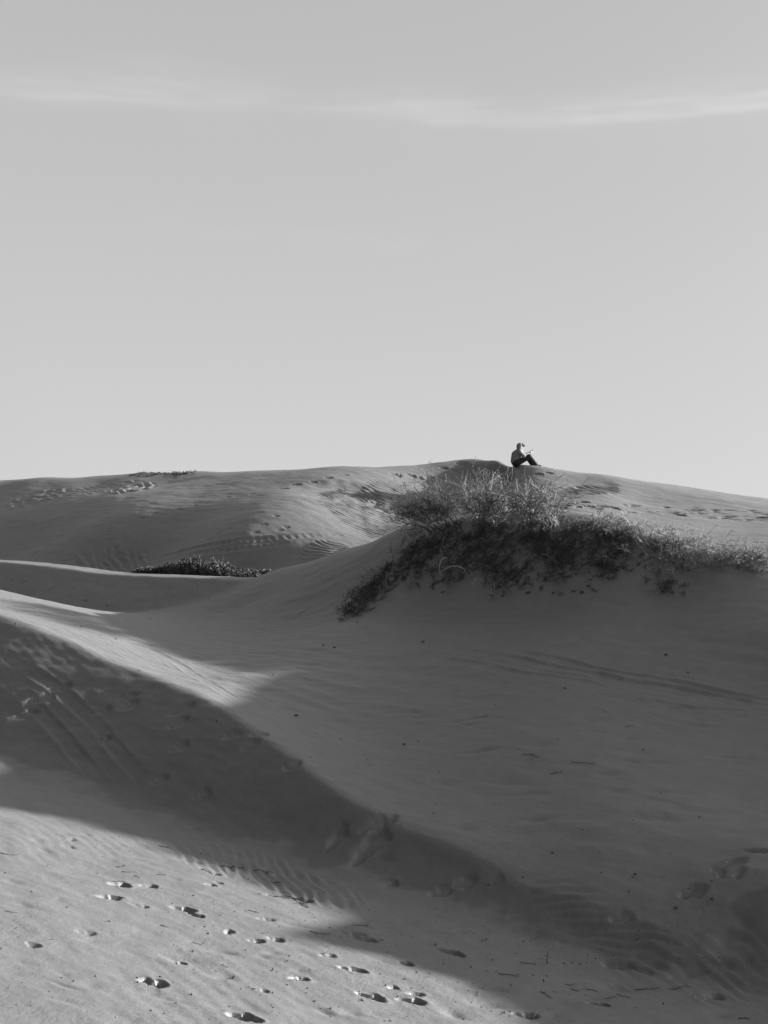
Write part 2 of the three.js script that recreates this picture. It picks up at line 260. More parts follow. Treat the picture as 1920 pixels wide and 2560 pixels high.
track([[1186, 1614], [1300, 1634], [1450, 1662], [1597, 1689], [1740, 1716], [1886, 1746], [2100, 1790]], 0.09, 0.026, 0.3, 0.6, 0.12);
track([[330, 1414], [390, 1396], [450, 1381], [560, 1360], [640, 1350], [730, 1343], [840, 1338], [900, 1338]], 0.13, 0.035, 0.25, 0.8);
track([[395, 1416], [440, 1400], [500, 1384], [560, 1373], [640, 1363], [720, 1356], [780, 1353]], 0.13, 0.03, 0.25, 0.8);
track([[0, 1328], [40, 1306], [84, 1286], [130, 1272]], 0.14, 0.06, 0.3); track([[0, 1346], [55, 1322], [100, 1300], [140, 1280]], 0.14, 0.06, 0.3);
track([[960, 2200], [1060, 2190], [1180, 2188], [1270, 2182]], 0.05, 0.012, 0.2); track([[1060, 2236], [1180, 2230], [1290, 2226]], 0.05, 0.012, 0.2);
// ripples
ripples(930, 1287, 2.0, 3.4, 0.35, 0.2, 1.05, 0.032, 3); ripples(1005, 1262, 1.8, 2.4, 0.2, 0.2, 1.1, 0.026, 8); ripples(815, 1380, 0.9, 1.0, 0, 0.2, 1.0, 0.022, 13); 
ripples(265, 1421, 2.2, 1.0, -0.5, 0.26, 0.45, 0.03, 21); ripples(330, 1222, 1.1, 1.6, 0, 0.5, 0.2, 0.07, 25); ripples(95, 1245, 1.5, 1.6, 0.2, 0.5, 0.4, 0.06, 29); ripples(220, 1228, 2.6, 1.4, 0, 0.3, 0.8, 0.025, 33);
ripples(600, 2160, 1.1, 0.6, -0.6, 0.13, 0.3, 0.007, 37); ripples(740, 2210, 1.1, 0.5, -0.6, 0.14, 0.35, 0.011, 41);
ripples(1500, 2300, 0.3, 1.0, 0.75, 0.11, 1.3, 0.009, 49); ripples(1580, 2350, 0.3, 0.6, 0.9, 0.11, 1.3, 0.009, 53); ripples(1790, 2420, 0.9, 0.5, -0.3, 0.12, 0.6, 0.005, 57); ripples(1700, 2460, 0.8, 0.5, -0.3, 0.13, 0.5, 0.005, 61); ripples(1480, 1225, 1.2, 1.0, 0, 0.3, 0.7, 0.03, 69);
// slumped hollows under the far crest
hollow(1238, 1190, 0.8, 1.7, 0.75, 0.7); hollow(1480, 1212, 0.9, 0.9, 0.06, 0.9);  hollow(830, 1225, 2.2, 1.5, 0.25, 0.7);

function fineHeight(x, d) {
  let h = 0; const list = cells.get(Math.floor(x) * 1000 + Math.floor(d));
  if (list) for (const s of list) { const dx = x - s.x, dd = d - s.d; if (dx * dx + dd * dd < s.R2) h += s.f(dx, dd); }
  // windblown unevenness: long low swells across the wind, small lumps
  const a = x * 0.83 - d * 0.55, b = x * 0.55 + d * 0.83;
  h += 0.035 * N3(a * 0.45, b * 0.8, 1.7) + 0.012 * N3(a * 1.3, b * 3.1, 4.2) + 0.006 * N3(a * 2.2 + 9, b * 5.2, 3.1);
  // eroded bands on the face of the shrub mound
  if (d > 16 && d < 29 && x > -5) { const m = sstep(-5, -2.5, x) * sstep(16, 18.5, d) * sstep(29, 26, d); h += m * (0.022 * N3(a * 0.7, b * 3.4, 11.3) + 0.012 * N3(x * 2.1, d * 5.5, 15.1)); }
  if (d < 26) h += 0.0045 * N3(a * 3.2, b * 8.5, 7.9) + (d < 17 ? 0.0022 * N3(x * 14, d * 14, 2.9) : 0);
  // faint ripples drift in and out over the open sand
  if (d < 24) { const m = sstep(0.02, 0.4, N3(x * 0.33, d * 0.33, 9.9)); if (m > 0) h += m * 0.0016 * Math.sin(2 * PI * ((a * 0.35 + b) / 0.15 + 0.8 * N3(x * 0.8, d * 0.8, 6.6) + 0.25 * N3(x * 3, d * 3, 1.1))); }
  return h;
}
function height(x, d) { return broadHeight(x, d) + fineHeight(x, d); }

// fine dark sand has settled on the lee face and in the trough under it; its ragged outline, and the prints that break through to the paler coarse sand, show in the photograph
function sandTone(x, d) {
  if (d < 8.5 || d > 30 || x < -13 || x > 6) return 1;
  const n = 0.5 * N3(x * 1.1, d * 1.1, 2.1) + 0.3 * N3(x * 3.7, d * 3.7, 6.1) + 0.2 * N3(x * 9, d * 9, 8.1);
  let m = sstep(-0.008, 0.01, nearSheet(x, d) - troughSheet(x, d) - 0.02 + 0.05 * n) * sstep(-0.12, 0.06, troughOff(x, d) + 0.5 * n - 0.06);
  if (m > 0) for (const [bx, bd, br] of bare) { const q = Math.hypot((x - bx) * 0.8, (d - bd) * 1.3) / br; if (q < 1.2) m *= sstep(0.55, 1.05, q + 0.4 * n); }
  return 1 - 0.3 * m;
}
function buildDunes() {
  const COLS = 720, rows = [];
  for (let d = -12; d < 78;) { rows.push(d); d += d < 7 ? 0.5 : Math.min(0.0024 * d, 0.055) * (d > 60 ? 12 : d > 47 ? 3 : 1); }
  const us = []; for (let i = 0; i <= COLS; i++) { const u = i / COLS * 2 - 1; us.push(u); }
  const nx = us.length, nd = rows.length, pos = new Float32Array(nx * nd * 3), uv = new Float32Array(nx * nd * 2), col = new Float32Array(nx * nd * 3), idx = new Uint32Array((nx - 1) * (nd - 1) * 6);
  let q = 0;
  for (let j = 0; j < nd; j++) for (let i = 0; i < nx; i++) {
    const d = rows[j], s = us[i], x = s * (3.9 + 0.28 * Math.max(d, 0)) + s ** 7 * (20 + 0.3 * Math.max(d, 0)), k = j * nx + i;                  // the mesh is finer close by, coarser far away
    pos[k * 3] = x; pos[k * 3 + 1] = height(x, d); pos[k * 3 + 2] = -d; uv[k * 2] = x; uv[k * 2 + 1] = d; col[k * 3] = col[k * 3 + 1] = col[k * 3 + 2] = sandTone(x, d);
    if (i && j) { const a = k - nx - 1, b = k - nx, c = k - 1; idx[q++] = a; idx[q++] = b; idx[q++] = c; idx[q++] = b; idx[q++] = k; idx[q++] = c; }
  }
  const g = new THREE.BufferGeometry();
  g.setAttribute('position', new THREE.BufferAttribute(pos, 3)); g.setAttribute('uv', new THREE.BufferAttribute(uv, 2)); g.setAttribute('color', new THREE.BufferAttribute(col, 3)); g.setIndex(new THREE.BufferAttribute(idx, 1)); g.computeVertexNormals();
  console.log('dune triangles', nx, nd, idx.length / 3);
  return g;
}
const gray = (v) => new THREE.Color().setRGB(v, v, v);
// sand: pale and dark grains, faint blotches where coarser grains have gathered
function sandTextures() {
  const S = 1024, col = new Uint8Array(S * S * 4), bmp = new Uint8Array(S * S * 4), rr = rng(5), grain = new Float32Array(S * S);
  for (let i = 0; i < S * S; i++) grain[i] = rr();
  const per = (x, y, f, z) => { const u = x / S, v = y / S, n = (a, b) => N3(a * f, b * f, z); return lerp(lerp(n(u, v), n(u - 1, v), u), lerp(n(u, v - 1), n(u - 1, v - 1), u), v); };
  for (let y = 0; y < S; y++) for (let x = 0; x < S; x++) {
    const i = y * S + x, g = grain[i], g2 = (g + grain[y * S + (x + 1) % S] + grain[((y + 1) % S) * S + x] + grain[((y + 1) % S) * S + (x + 1) % S]) / 4;
    let v = 0.9 + 0.06 * per(x, y, 7, 1.3) + 0.05 * per(x, y, 31, 5.1) + 0.16 * (g2 - 0.5); if (g > 0.997) v -= 0.3; if (g < 0.002) v += 0.1;
    const h = 0.5 + 0.2 * per(x, y, 60, 3.3) + 0.22 * per(x, y, 22, 6.3) + 0.35 * (g2 - 0.5);
    for (let k = 0; k < 3; k++) { col[i * 4 + k] = 255 * clamp(v); bmp[i * 4 + k] = 255 * clamp(h); } col[i * 4 + 3] = bmp[i * 4 + 3] = 255;
  }
  const mk = (d, srgb) => { const t = new THREE.DataTexture(d, S, S); t.wrapS = t.wrapT = THREE.RepeatWrapping; t.magFilter = THREE.LinearFilter; t.minFilter = THREE.LinearMipmapLinearFilter; t.generateMipmaps = true; t.repeat.set(0.61, 0.61); if (srgb) t.colorSpace = THREE.SRGBColorSpace; t.needsUpdate = true; return t; };
  return [mk(col, true), mk(bmp, false)];
}
const [sandMap, sandBump] = sandTextures();
const sandMat = new THREE.MeshPhysicalMaterial({ color: gray(0.158), map: sandMap, bumpMap: sandBump, bumpScale: 0.01, roughness: 0.5, ior: 1.55 });
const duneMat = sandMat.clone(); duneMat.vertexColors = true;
const dunes = new THREE.Mesh(buildDunes(), duneMat);
dunes.name = 'sand_dunes'; dunes.userData = { kind: 'structure' }; dunes.castShadow = dunes.receiveShadow = true;
scene.add(dunes);
// the plain of sand round the dunes, out to the horizon
{
  const g = new THREE.RingGeometry(14, 1600, 96, 40); g.rotateX(-PI / 2);
  const p = g.attributes.position, u = g.attributes.uv;
  for (let i = 0; i < p.count; i++) { let x = p.getX(i), z = p.getZ(i); const r0 = Math.hypot(x, z), r = 14 + 1586 * Math.max(0, (r0 - 14) / 1586) ** 2.2; x *= r / r0; z *= r / r0; p.setXYZ(i, x, EYE - 5.3 + sstep(90, 300, r) * 1.6 * N3(x * 0.012, z * 0.012, 3), z - 28); u.setXY(i, x, -z); }
  g.computeVertexNormals();
  const plain = new THREE.Mesh(g, sandMat); plain.name = 'sand_plain'; plain.userData = { kind: 'structure' }; plain.receiveShadow = plain.castShadow = true; scene.add(plain);
}

// ---------------------------------------------------------------- plants
const mat = (v, rough = 0.9, extra = {}) => new THREE.MeshStandardMaterial({ color: gray(v), roughness: rough, side: THREE.DoubleSide, ...extra });
const leafMat = (v) => new THREE.MeshPhysicalMaterial({ color: gray(v), roughness: 0.75, side: THREE.DoubleSide, transmission: 0.12, thickness: 0 });
const M = { twig: mat(0.13), dark: mat(0.07), pale: mat(0.27), straw: mat(0.42), leaf: leafMat(0.09), greyLeaf: leafMat(0.12), waxy: new THREE.MeshPhysicalMaterial({ color: gray(0.06), roughness: 0.6, side: THREE.DoubleSide }), stone: mat(0.06) };
const used = new Map();
const numbered = (n) => { const k = used.get(n) || 0; used.set(n, k + 1); return k ? n + '_' + String(k).padStart(3, '0') : n; };
function tag(o, name, label, category, group) { o.name = numbered(name); o.userData = { label, category }; if (group) o.userData.group = group; scene.add(o); return o; }
function part(parent, name, geo, material, stuff) { const m = new THREE.Mesh(geo, material); m.name = name; m.castShadow = m.receiveShadow = true; if (stuff) m.userData.kind = 'stuff'; parent.add(m); return m; }
const V = (x, y, z) => new THREE.Vector3(x, y, z);
const ground = (px, py) => { const [x, d] = onGround(px, py); return V(x, height(x, d), -d); };

class Wood {                                                      // tapered three-sided twigs, joined
  constructor() { this.p = []; this.i = []; }
  seg(a, b, ra, rb, sides = 3) {
    const t = b.clone().sub(a).normalize(), u = Math.abs(t.y) < 0.9 ? V(0, 1, 0) : V(1, 0, 0), n = u.clone().cross(t).normalize(), m = t.clone().cross(n), o = this.p.length / 3;
    for (const [c, r] of [[a, ra], [b, rb]]) for (let k = 0; k < sides; k++) { const w = k / sides * 2 * PI, cs = Math.cos(w) * r, sn = Math.sin(w) * r; this.p.push(c.x + n.x * cs + m.x * sn, c.y + n.y * cs + m.y * sn, c.z + n.z * cs + m.z * sn); }
    for (let k = 0; k < sides; k++) { const l = (k + 1) % sides; this.i.push(o + k, o + l, o + sides + k, o + l, o + sides + l, o + sides + k); }
    for (let k = 1; k < sides - 1; k++) this.i.push(o, o + k + 1, o + k, o + sides, o + sides + k, o + sides + k + 1);
  }
  path(points, r0, r1, sides = 4) { for (let k = 0; k + 1 < points.length; k++) this.seg(points[k], points[k + 1], lerp(r0, r1, k / (points.length - 1)), lerp(r0, r1, (k + 1) / (points.length - 1)), sides); }
  geo() { const g = new THREE.BufferGeometry(); g.setAttribute('position', new THREE.Float32BufferAttribute(this.p, 3)); g.setIndex(this.i); g.computeVertexNormals(); return g; }
}
class Leaves {                                                    // lance-shaped leaves folded along the midrib
  constructor() { this.p = []; this.i = []; }
  add(c, dir, side, l, w) {
    const o = this.p.length / 3, up = dir.clone().cross(side).normalize().multiplyScalar(w * 0.35), s = side.clone().multiplyScalar(w / 2), mid = c.clone().addScaledVector(dir, l * 0.5), e = c.clone().addScaledVector(dir, l);
    for (const q of [c, mid.clone().add(s).add(up), mid.clone().sub(s).add(up), e]) this.p.push(q.x, q.y, q.z);
    this.i.push(o, o + 1, o + 3, o, o + 3, o + 2);
  }
  geo() { const g = new THREE.BufferGeometry(); g.setAttribute('position', new THREE.Float32BufferAttribute(this.p, 3)); g.setIndex(this.i); const h = g.toNonIndexed(); h.computeVertexNormals(); return h; }
}
const randDir = (r) => { const z = r() * 2 - 1, a = r() * 2 * PI, s = Math.sqrt(1 - z * z); return V(s * Math.cos(a), z, s * Math.sin(a)); };
function grow(w, lv, p, dir, len, rad, level, o, r) {
  const n = level ? 4 : 5, step = len / n; let a = p.clone(), d = dir.clone();
  for (let k = 0; k < n; k++) {
    d.addScaledVector(randDir(r), o.wiggle).add(V(o.wind || 0, o.lift, 0)).normalize();
    const b = a.clone().addScaledVector(d, step), r0 = rad * (1 - 0.75 * k / n), r1 = rad * (1 - 0.75 * (k + 1) / n);
    const gy = height(b.x, -b.z) + 0.012; if (b.y < gy) { b.y = gy; d.y = Math.abs(d.y) * 0.4 + 0.1; }
    w.seg(a, b, Math.max(r0, o.thin || 0.0025), Math.max(r1, o.thin || 0.0025));
    if (level < o.levels && k > 0) { const kids = o.kids * (0.6 + 0.8 * r()); for (let q = 0; q < kids; q++) { const side = randDir(r); const cd = d.clone().multiplyScalar(0.75).addScaledVector(side, o.spread).normalize(); grow(w, lv, a.clone().lerp(b, r()), cd, len * (0.35 + 0.3 * r()), rad * 0.6, level + 1, o, r); } }
    if (lv && (level >= o.levels - (o.leafLevels || 0))) for (let q = 0; q < o.leaves; q++) if (r() < (o.leafP || 1)) { const ld = d.clone().addScaledVector(randDir(r), 0.9).normalize(); lv.add(a.clone().lerp(b, r()), ld, randDir(r).cross(ld).normalize(), o.leafL * (0.6 + 0.8 * r()), o.leafW * (0.6 + 0.8 * r())); }
    a = b;
  }
}
// roots: list of [px, py] on the sand; every plant is a group standing at its first root, its parts in its own coordinates
function plant(name, label, category, group, roots, o, seed) {
  const r = rng(seed), w = new Wood(), pale = new Wood(), lv = new Leaves(), base = ground(roots[0][0], roots[0][1]);
  for (const [px, py] of roots) {
    const g = ground(px, py), n = o.stems || 1;
    for (let k = 0; k < n; k++) {
      const q = g.clone().add(V((r() - 0.5) * (o.foot || 0.1), 0, (r() - 0.5) * (o.foot || 0.1))); q.y = height(q.x, -q.z) - 0.015;
      const d = V((r() - 0.5) * 2 * o.open + (o.lean || 0), 1 - 0.3 * r(), (r() - 0.5) * 2 * o.open + (o.leanZ || 0)).normalize();
      grow(o.palePart && r() < o.palePart ? pale : w, o.leaves ? lv : null, q, d, lerp(o.len[0], o.len[1], r()), o.rad, 0, o, r);
    }
  }
  const t = new THREE.Group(); t.position.copy(base);
  const shift = (g) => g.translate(-base.x, -base.y, -base.z);
  if (w.p.length) part(t, 'branches', shift(w.geo()), o.woodMat || M.twig, true); if (pale.p.length) part(t, 'dry_branches', shift(pale.geo()), M.pale, true); if (lv.p.length) part(t, 'leaves', shift(lv.geo()), o.leafMat || M.leaf, true);
  console.log(name, 'triangles', (w.i.length + pale.i.length + lv.i.length) / 3);
  return tag(t, name, label, category, group);
}
const spots = (n, cx, cy, rx, ry, seed, slope = 0) => { const r = rng(seed), a = []; while (a.length < n) { const u = r() * 2 - 1, v = r() * 2 - 1; if (u * u + v * v < 1) a.push([cx + u * rx, cy + v * ry + u * rx * slope]); } return a; };

// along the ridge of the mound
plant('open_shrub', 'sparse dark shrub with thin twigs fanning out over the rippled sand', 'shrub', null, [[1130, 1308], [1155, 1304], [1110, 1318], [1092, 1326], [1140, 1312]],
  { stems: 8, foot: 0.25, open: 0.55, lean: -1.05, leanZ: 0.1, len: [0.65, 1.1], rad: 0.011, levels: 2, kids: 0.9, spread: 0.8, wiggle: 0.2, lift: 0.01, thin: 0.0036, leaves: 2, leafP: 0.35, leafL: 0.035, leafW: 0.014, leafLevels: 1, woodMat: M.dark }, 101);
plant('dry_shrub', 'tall bushy grey shrub at the middle of the mound ridge, dense fine twigs', 'shrub', null, spots(15, 1235, 1312, 62, 18, 7),
  { stems: 3, foot: 0.35, open: 0.55, lean: -0.02, len: [0.6, 1.0], rad: 0.009, levels: 2, kids: 1.0, spread: 0.95, wiggle: 0.26, lift: 0.05, thin: 0.0045, leaves: 1, leafP: 0.14, leafL: 0.03, leafW: 0.01, leafLevels: 1, palePart: 0.2, leafMat: M.leaf, woodMat: mat(0.085) }, 102);
plant('dry_shrub', 'grey twiggy shrub with sunlit pale stems, below the seated person', 'shrub', null, spots(15, 1345, 1318, 65, 20, 8),
  { stems: 3, foot: 0.35, open: 0.6, lean: 0.1, len: [0.5, 0.88], rad: 0.009, levels: 2, kids: 0.9, spread: 0.95, wiggle: 0.26, lift: 0.05, thin: 0.0045, leaves: 1, leafP: 0.14, leafL: 0.03, leafW: 0.01, leafLevels: 1, palePart: 0.25, leafMat: M.leaf, woodMat: mat(0.085) }, 103);
const low = { stems: 3, foot: 0.3, open: 0.9, lean: 0.1, len: [0.2, 0.42], rad: 0.006, levels: 1, kids: 1.6, spread: 0.9, wiggle: 0.25, lift: -0.02, leaves: 2, leafP: 0.45, leafL: 0.035, leafW: 0.012, leafLevels: 1, palePart: 0.3, woodMat: mat(0.09), leafMat: leafMat(0.07) };
plant('low_shrub', 'low dark leafy shrub beside the tall grey shrub on the ridge', 'shrub', null, spots(12, 1460, 1322, 50, 18, 9), low, 104);
plant('low_shrub', 'low dark leafy shrub with straw tufts, on the falling ridge', 'shrub', null, spots(13, 1560, 1334, 55, 20, 10, 0.12), { ...low, palePart: 0.5 }, 105);
plant('low_shrub', 'small leafy shrub where sunlit sand shows through the plants', 'shrub', null, spots(18, 1655, 1366, 75, 20, 11, 0.28), { ...low, leafP: 0.5, palePart: 0.6 }, 106);
const brush = { stems: 3, foot: 0.35, open: 1.0, lean: 0.45, leanZ: 0.2, len: [0.26, 0.52], rad: 0.009, levels: 2, kids: 0.7, spread: 0.8, wiggle: 0.28, lift: -0.06, leaves: 1, leafP: 0.3, leafL: 0.03, leafW: 0.012, palePart: 0.6 };
plant('dead_brush', 'tangle of dry grey branches sprawling down the ridge, upper one', 'shrub', null, spots(20, 1750, 1394, 65, 26, 12, 0.3), brush, 107);
plant('dead_brush', 'tangle of dry grey branches at the low end of the ridge', 'shrub', null, spots(20, 1868, 1420, 75, 14, 13, 0.32), brush, 108);
plant('dead_brush', 'dry tangled stems spread below the ridge beside a sunlit sand patch', 'shrub', null, spots(22, 1690, 1412, 85, 22, 14, 0.1), { ...brush, stems: 2, len: [0.2, 0.4], palePart: 0.75 }, 109);
// dark plants creeping down the shaded face
const mats = { stems: 3, foot: 0.45, open: 1.3, len: [0.12, 0.42], rad: 0.0045, levels: 1, kids: 1.7, spread: 1, wiggle: 0.45, lift: -0.1, leaves: 2, leafP: 0.4, leafL: 0.026, leafW: 0.01, leafLevels: 1, palePart: 0.06, woodMat: mat(0.06), leafMat: leafMat(0.055) };
const creep = 'plants creeping down the shaded face';
plant('creeping_plant', 'long dark strip of creeping leaves trailing down the mound to the track', 'plant', creep, [...spots(22, 900, 1512, 44, 24, 21, -0.5), ...spots(24, 955, 1470, 50, 26, 22, -0.5)], mats, 120);
plant('creeping_plant', 'dark creeping leaves below the sparse fanning shrub', 'plant', creep, spots(40, 1040, 1398, 60, 40, 23, -0.25), mats, 121);
plant('creeping_plant', 'dark leafy mass under the tall grey shrub, pale curved stems in front', 'plant', creep, spots(60, 1165, 1385, 85, 50, 24), { ...mats, stems: 3, len: [0.15, 0.4], palePart: 0.1 }, 122);
plant('creeping_plant', 'dark creeping patch lowest on the mound, above the smooth sand', 'plant', creep, spots(22, 1262, 1448, 60, 18, 25, 0.12), mats, 123);
plant('creeping_plant', 'dark leafy band under the ridge shrubs', 'plant', creep, spots(40, 1330, 1360, 90, 22, 26), { ...mats, palePart: 0.1 }, 124);
plant('creeping_plant', 'upright dark clump hanging from the ridge to mid face', 'plant', creep, spots(30, 1405, 1410, 32, 46, 27), mats, 125);
plant('creeping_plant', 'dark patch of leaves on bare sand beside pale dead twigs', 'plant', creep, spots(20, 1515, 1412, 42, 22, 28), mats, 126);
plant('creeping_plant', 'dark plants massed under the overhanging straw', 'plant', creep, spots(34, 1530, 1358, 80, 20, 29, 0.1), { ...mats, palePart: 0.2 }, 127);
plant('creeping_plant', 'tiny dark tuft at the edge of the sunlit sand patch', 'plant', creep, spots(6, 1652, 1466, 18, 6, 30), mats, 128);
plant('creeping_plant', 'thin scatter of dry sprigs on bare sand below the dark leaves', 'plant', creep, [...spots(16, 1080, 1455, 70, 22, 31), ...spots(18, 1400, 1462, 130, 20, 32), ...spots(14, 1560, 1420, 60, 28, 33), ...spots(10, 1000, 1440, 60, 22, 34, -0.4)], { ...mats, stems: 1, leafP: 0.4, len: [0.06, 0.2] }, 129);
// the fleshy plant in the hollow beyond the bench
{
  const r = rng(77), w = new Wood(), lv = new Leaves(), base = V(-5.5, height(-5.5, 34.1), -34.1);
  for (let k = 0; k < 800; k++) {
    const u = r() * 2 - 1, v = r() * 2 - 1; if (u * u + v * v > 1) continue;
    const x = base.x + u * 2.45, d = 34.2 - u * 0.35 + v * 0.55, q = V(x, height(x, d) - 0.01, -d), hgt = 0.86 * (1 - u * u * 0.8) * (1 - v * v * 0.5) * (0.6 + 0.4 * r()) * (0.95 + 0.3 * N3(x * 1.8, d * 2, 3.3)) * sstep(-1.7, 0.0, u);
    const top = q.clone().add(V((r() - 0.5) * 0.12, Math.max(0.06, hgt), (r() - 0.5) * 0.12)); w.seg(q, top, 0.006, 0.004);
    for (let j = 0; j < 26; j++) { const f = 0.12 + 0.88 * r(), ld = V((r() - 0.5) * 1.6, 0.5 + r() * 0.8, (r() - 0.5) * 1.6).normalize(); lv.add(q.clone().lerp(top, f), ld, randDir(r).cross(ld).normalize(), 0.05 + 0.05 * r(), 0.028 + 0.016 * r()); }
  }
  const t = new THREE.Group(); t.position.copy(base); const sh = (g) => g.translate(-base.x, -base.y, -base.z);
  part(t, 'stems', sh(w.geo()), M.dark, true); part(t, 'leaves', sh(lv.geo()), M.waxy, true);
  tag(t, 'fleshy_plant', 'low rounded mound of fleshy leaves in the hollow, sunlit on its right', 'plant');
}
// a line of small plants on the far crest
plant('crest_plant', 'thin dark fringe of plants on the far dune crest', 'plant', null, spots(26, 405, 1185, 75, 3, 41), { ...mats, len: [0.05, 0.14], stems: 3, foot: 0.9, leaves: 2, leafL: 0.05, leafW: 0.02 }, 140);

// bleached dead stems on the shaded face; each is a bent pale stem with side twigs, drawn as survey points with a height over the sand
function deadStem(label, pts, rad, twigs = 0, seed = 1, name = 'dead_twig', material = M.straw, group, category = 'twig') {
  const r = rng(seed), raw = pts.map(([px, py, h]) => { const g = ground(px, py); g.y += h; return g; });
  // rise out of the face along the line of sight, so that a stem stands up from its foot
  const foot = raw[0], d0 = -foot.z, line = pts.map(([px, py, h], i) => { if (!i) return foot.clone(); const d = d0 - 0.02 - 0.35 * h, p = P(px, py, d); return V(p[0], Math.max(p[2], height(p[0], d) + rad), -d); });
  const c = new THREE.CatmullRomCurve3(line), w = new Wood(), n = Math.max(5, pts.length * 4), q = c.getPoints(n);
  w.path(q, rad, rad * 0.5, 5);
  for (let k = 0; k < twigs; k++) { const i = 1 + Math.floor(r() * (n - 1)); let a = q[i], d = randDir(r); d.y = Math.abs(d.y); for (let j = 0; j < 3; j++) { const b = a.clone().addScaledVector(d, rad * (3 + 4 * r())); w.seg(a, b, rad * 0.4, rad * 0.25); d.addScaledVector(randDir(r), 0.5).normalize(); a = b; } }
  const m = new THREE.Mesh(w.geo().translate(-foot.x, -foot.y, -foot.z), material); m.position.copy(foot); m.castShadow = m.receiveShadow = true;
  return tag(m, name, label, category, group);
}
deadStem('bleached stem bent over like a hook among the dark leaves', [[1104, 1440, 0], [1098, 1424, 0.1], [1102, 1404, 0.25], [1112, 1394, 0.3], [1118, 1393, 0.3]], 0.014, 3, 1);
deadStem('arching grey root looping from the hook-shaped stem', [[1166, 1436, 0], [1158, 1422, 0.1], [1140, 1415, 0.12], [1120, 1419, 0.1], [1104, 1428, 0.05]], 0.012, 2, 2);
deadStem('grey stick slanting up from the looping root', [[1160, 1425, 0], [1176, 1414, 0.1], [1190, 1404, 0.2]], 0.013, 0, 3);
deadStem('pale forked sprig with tiny dry blossoms', [[1167, 1442, 0], [1176, 1439, 0.08], [1182, 1430, 0.16]], 0.006, 5, 4);
deadStem('pale thin stem with a small bent tip on bare sand', [[1183, 1474, 0], [1184, 1458, 0.15], [1192, 1445, 0.25]], 0.007, 4, 5);
deadStem('short pale upright stalk alone on bare sand', [[1238, 1478, 0], [1236, 1466, 0.1], [1235, 1457, 0.2]], 0.008, 0, 6);
deadStem('long thin pale stem drooping from the ridge', [[1102, 1372, 0], [1106, 1360, 0.1], [1109, 1340, 0.25]], 0.007, 2, 7);
deadStem('white forked twig on the shaded sand below the straw', [[1515, 1335, 0], [1520, 1322, 0.1], [1526, 1314, 0.15], [1530, 1310, 0.18]], 0.011, 4, 8);
deadStem('bright bent twig lying under the white forked twig', [[1564, 1378, 0], [1555, 1373, 0.06], [1545, 1371, 0.08]], 0.01, 2, 9);
deadStem('thin pale twig tangle right of the bright bent twig', [[1612, 1360, 0], [1600, 1350, 0.08], [1592, 1343, 0.12]], 0.008, 4, 10);
deadStem('curled bleached stem standing on the sunlit sand patch', [[1686, 1440, 0], [1682, 1430, 0.08], [1683, 1422, 0.14], [1687, 1420, 0.16]], 0.011, 2, 11);
deadStem('long drooping straw stem hanging off the ridge', [[1576, 1316, 0], [1566, 1300, 0.12], [1545, 1288, 0.2], [1525, 1282, 0.22]], 0.012, 5, 12);
// straw and dead stems on the near sand
deadStem('pale straw stuck upright in the sunlit sand', [[816, 2385, 0], [824, 2375, 0.03], [832, 2366, 0.06]], 0.005, 0, 13, 'straw', M.straw, null, 'straw');
deadStem('fine pale straw beside the deep double footprint', [[898, 2484, 0], [902, 2472, 0.03], [907, 2461, 0.05]], 0.0025, 0, 14, 'straw', M.straw, null, 'straw');
deadStem('pale leaning straw at the edge of the shade', [[1330, 2540, 0], [1340, 2532, 0.02], [1350, 2523, 0.03]], 0.004, 0, 15, 'straw', M.straw, null, 'straw');
deadStem('small dark dead stalk with a flat seed head standing in shade', [[1368, 2409, 0], [1367, 2400, 0.03], [1368, 2392, 0.06], [1363, 2389, 0.07]], 0.006, 5, 16, 'dead_twig', M.dark);

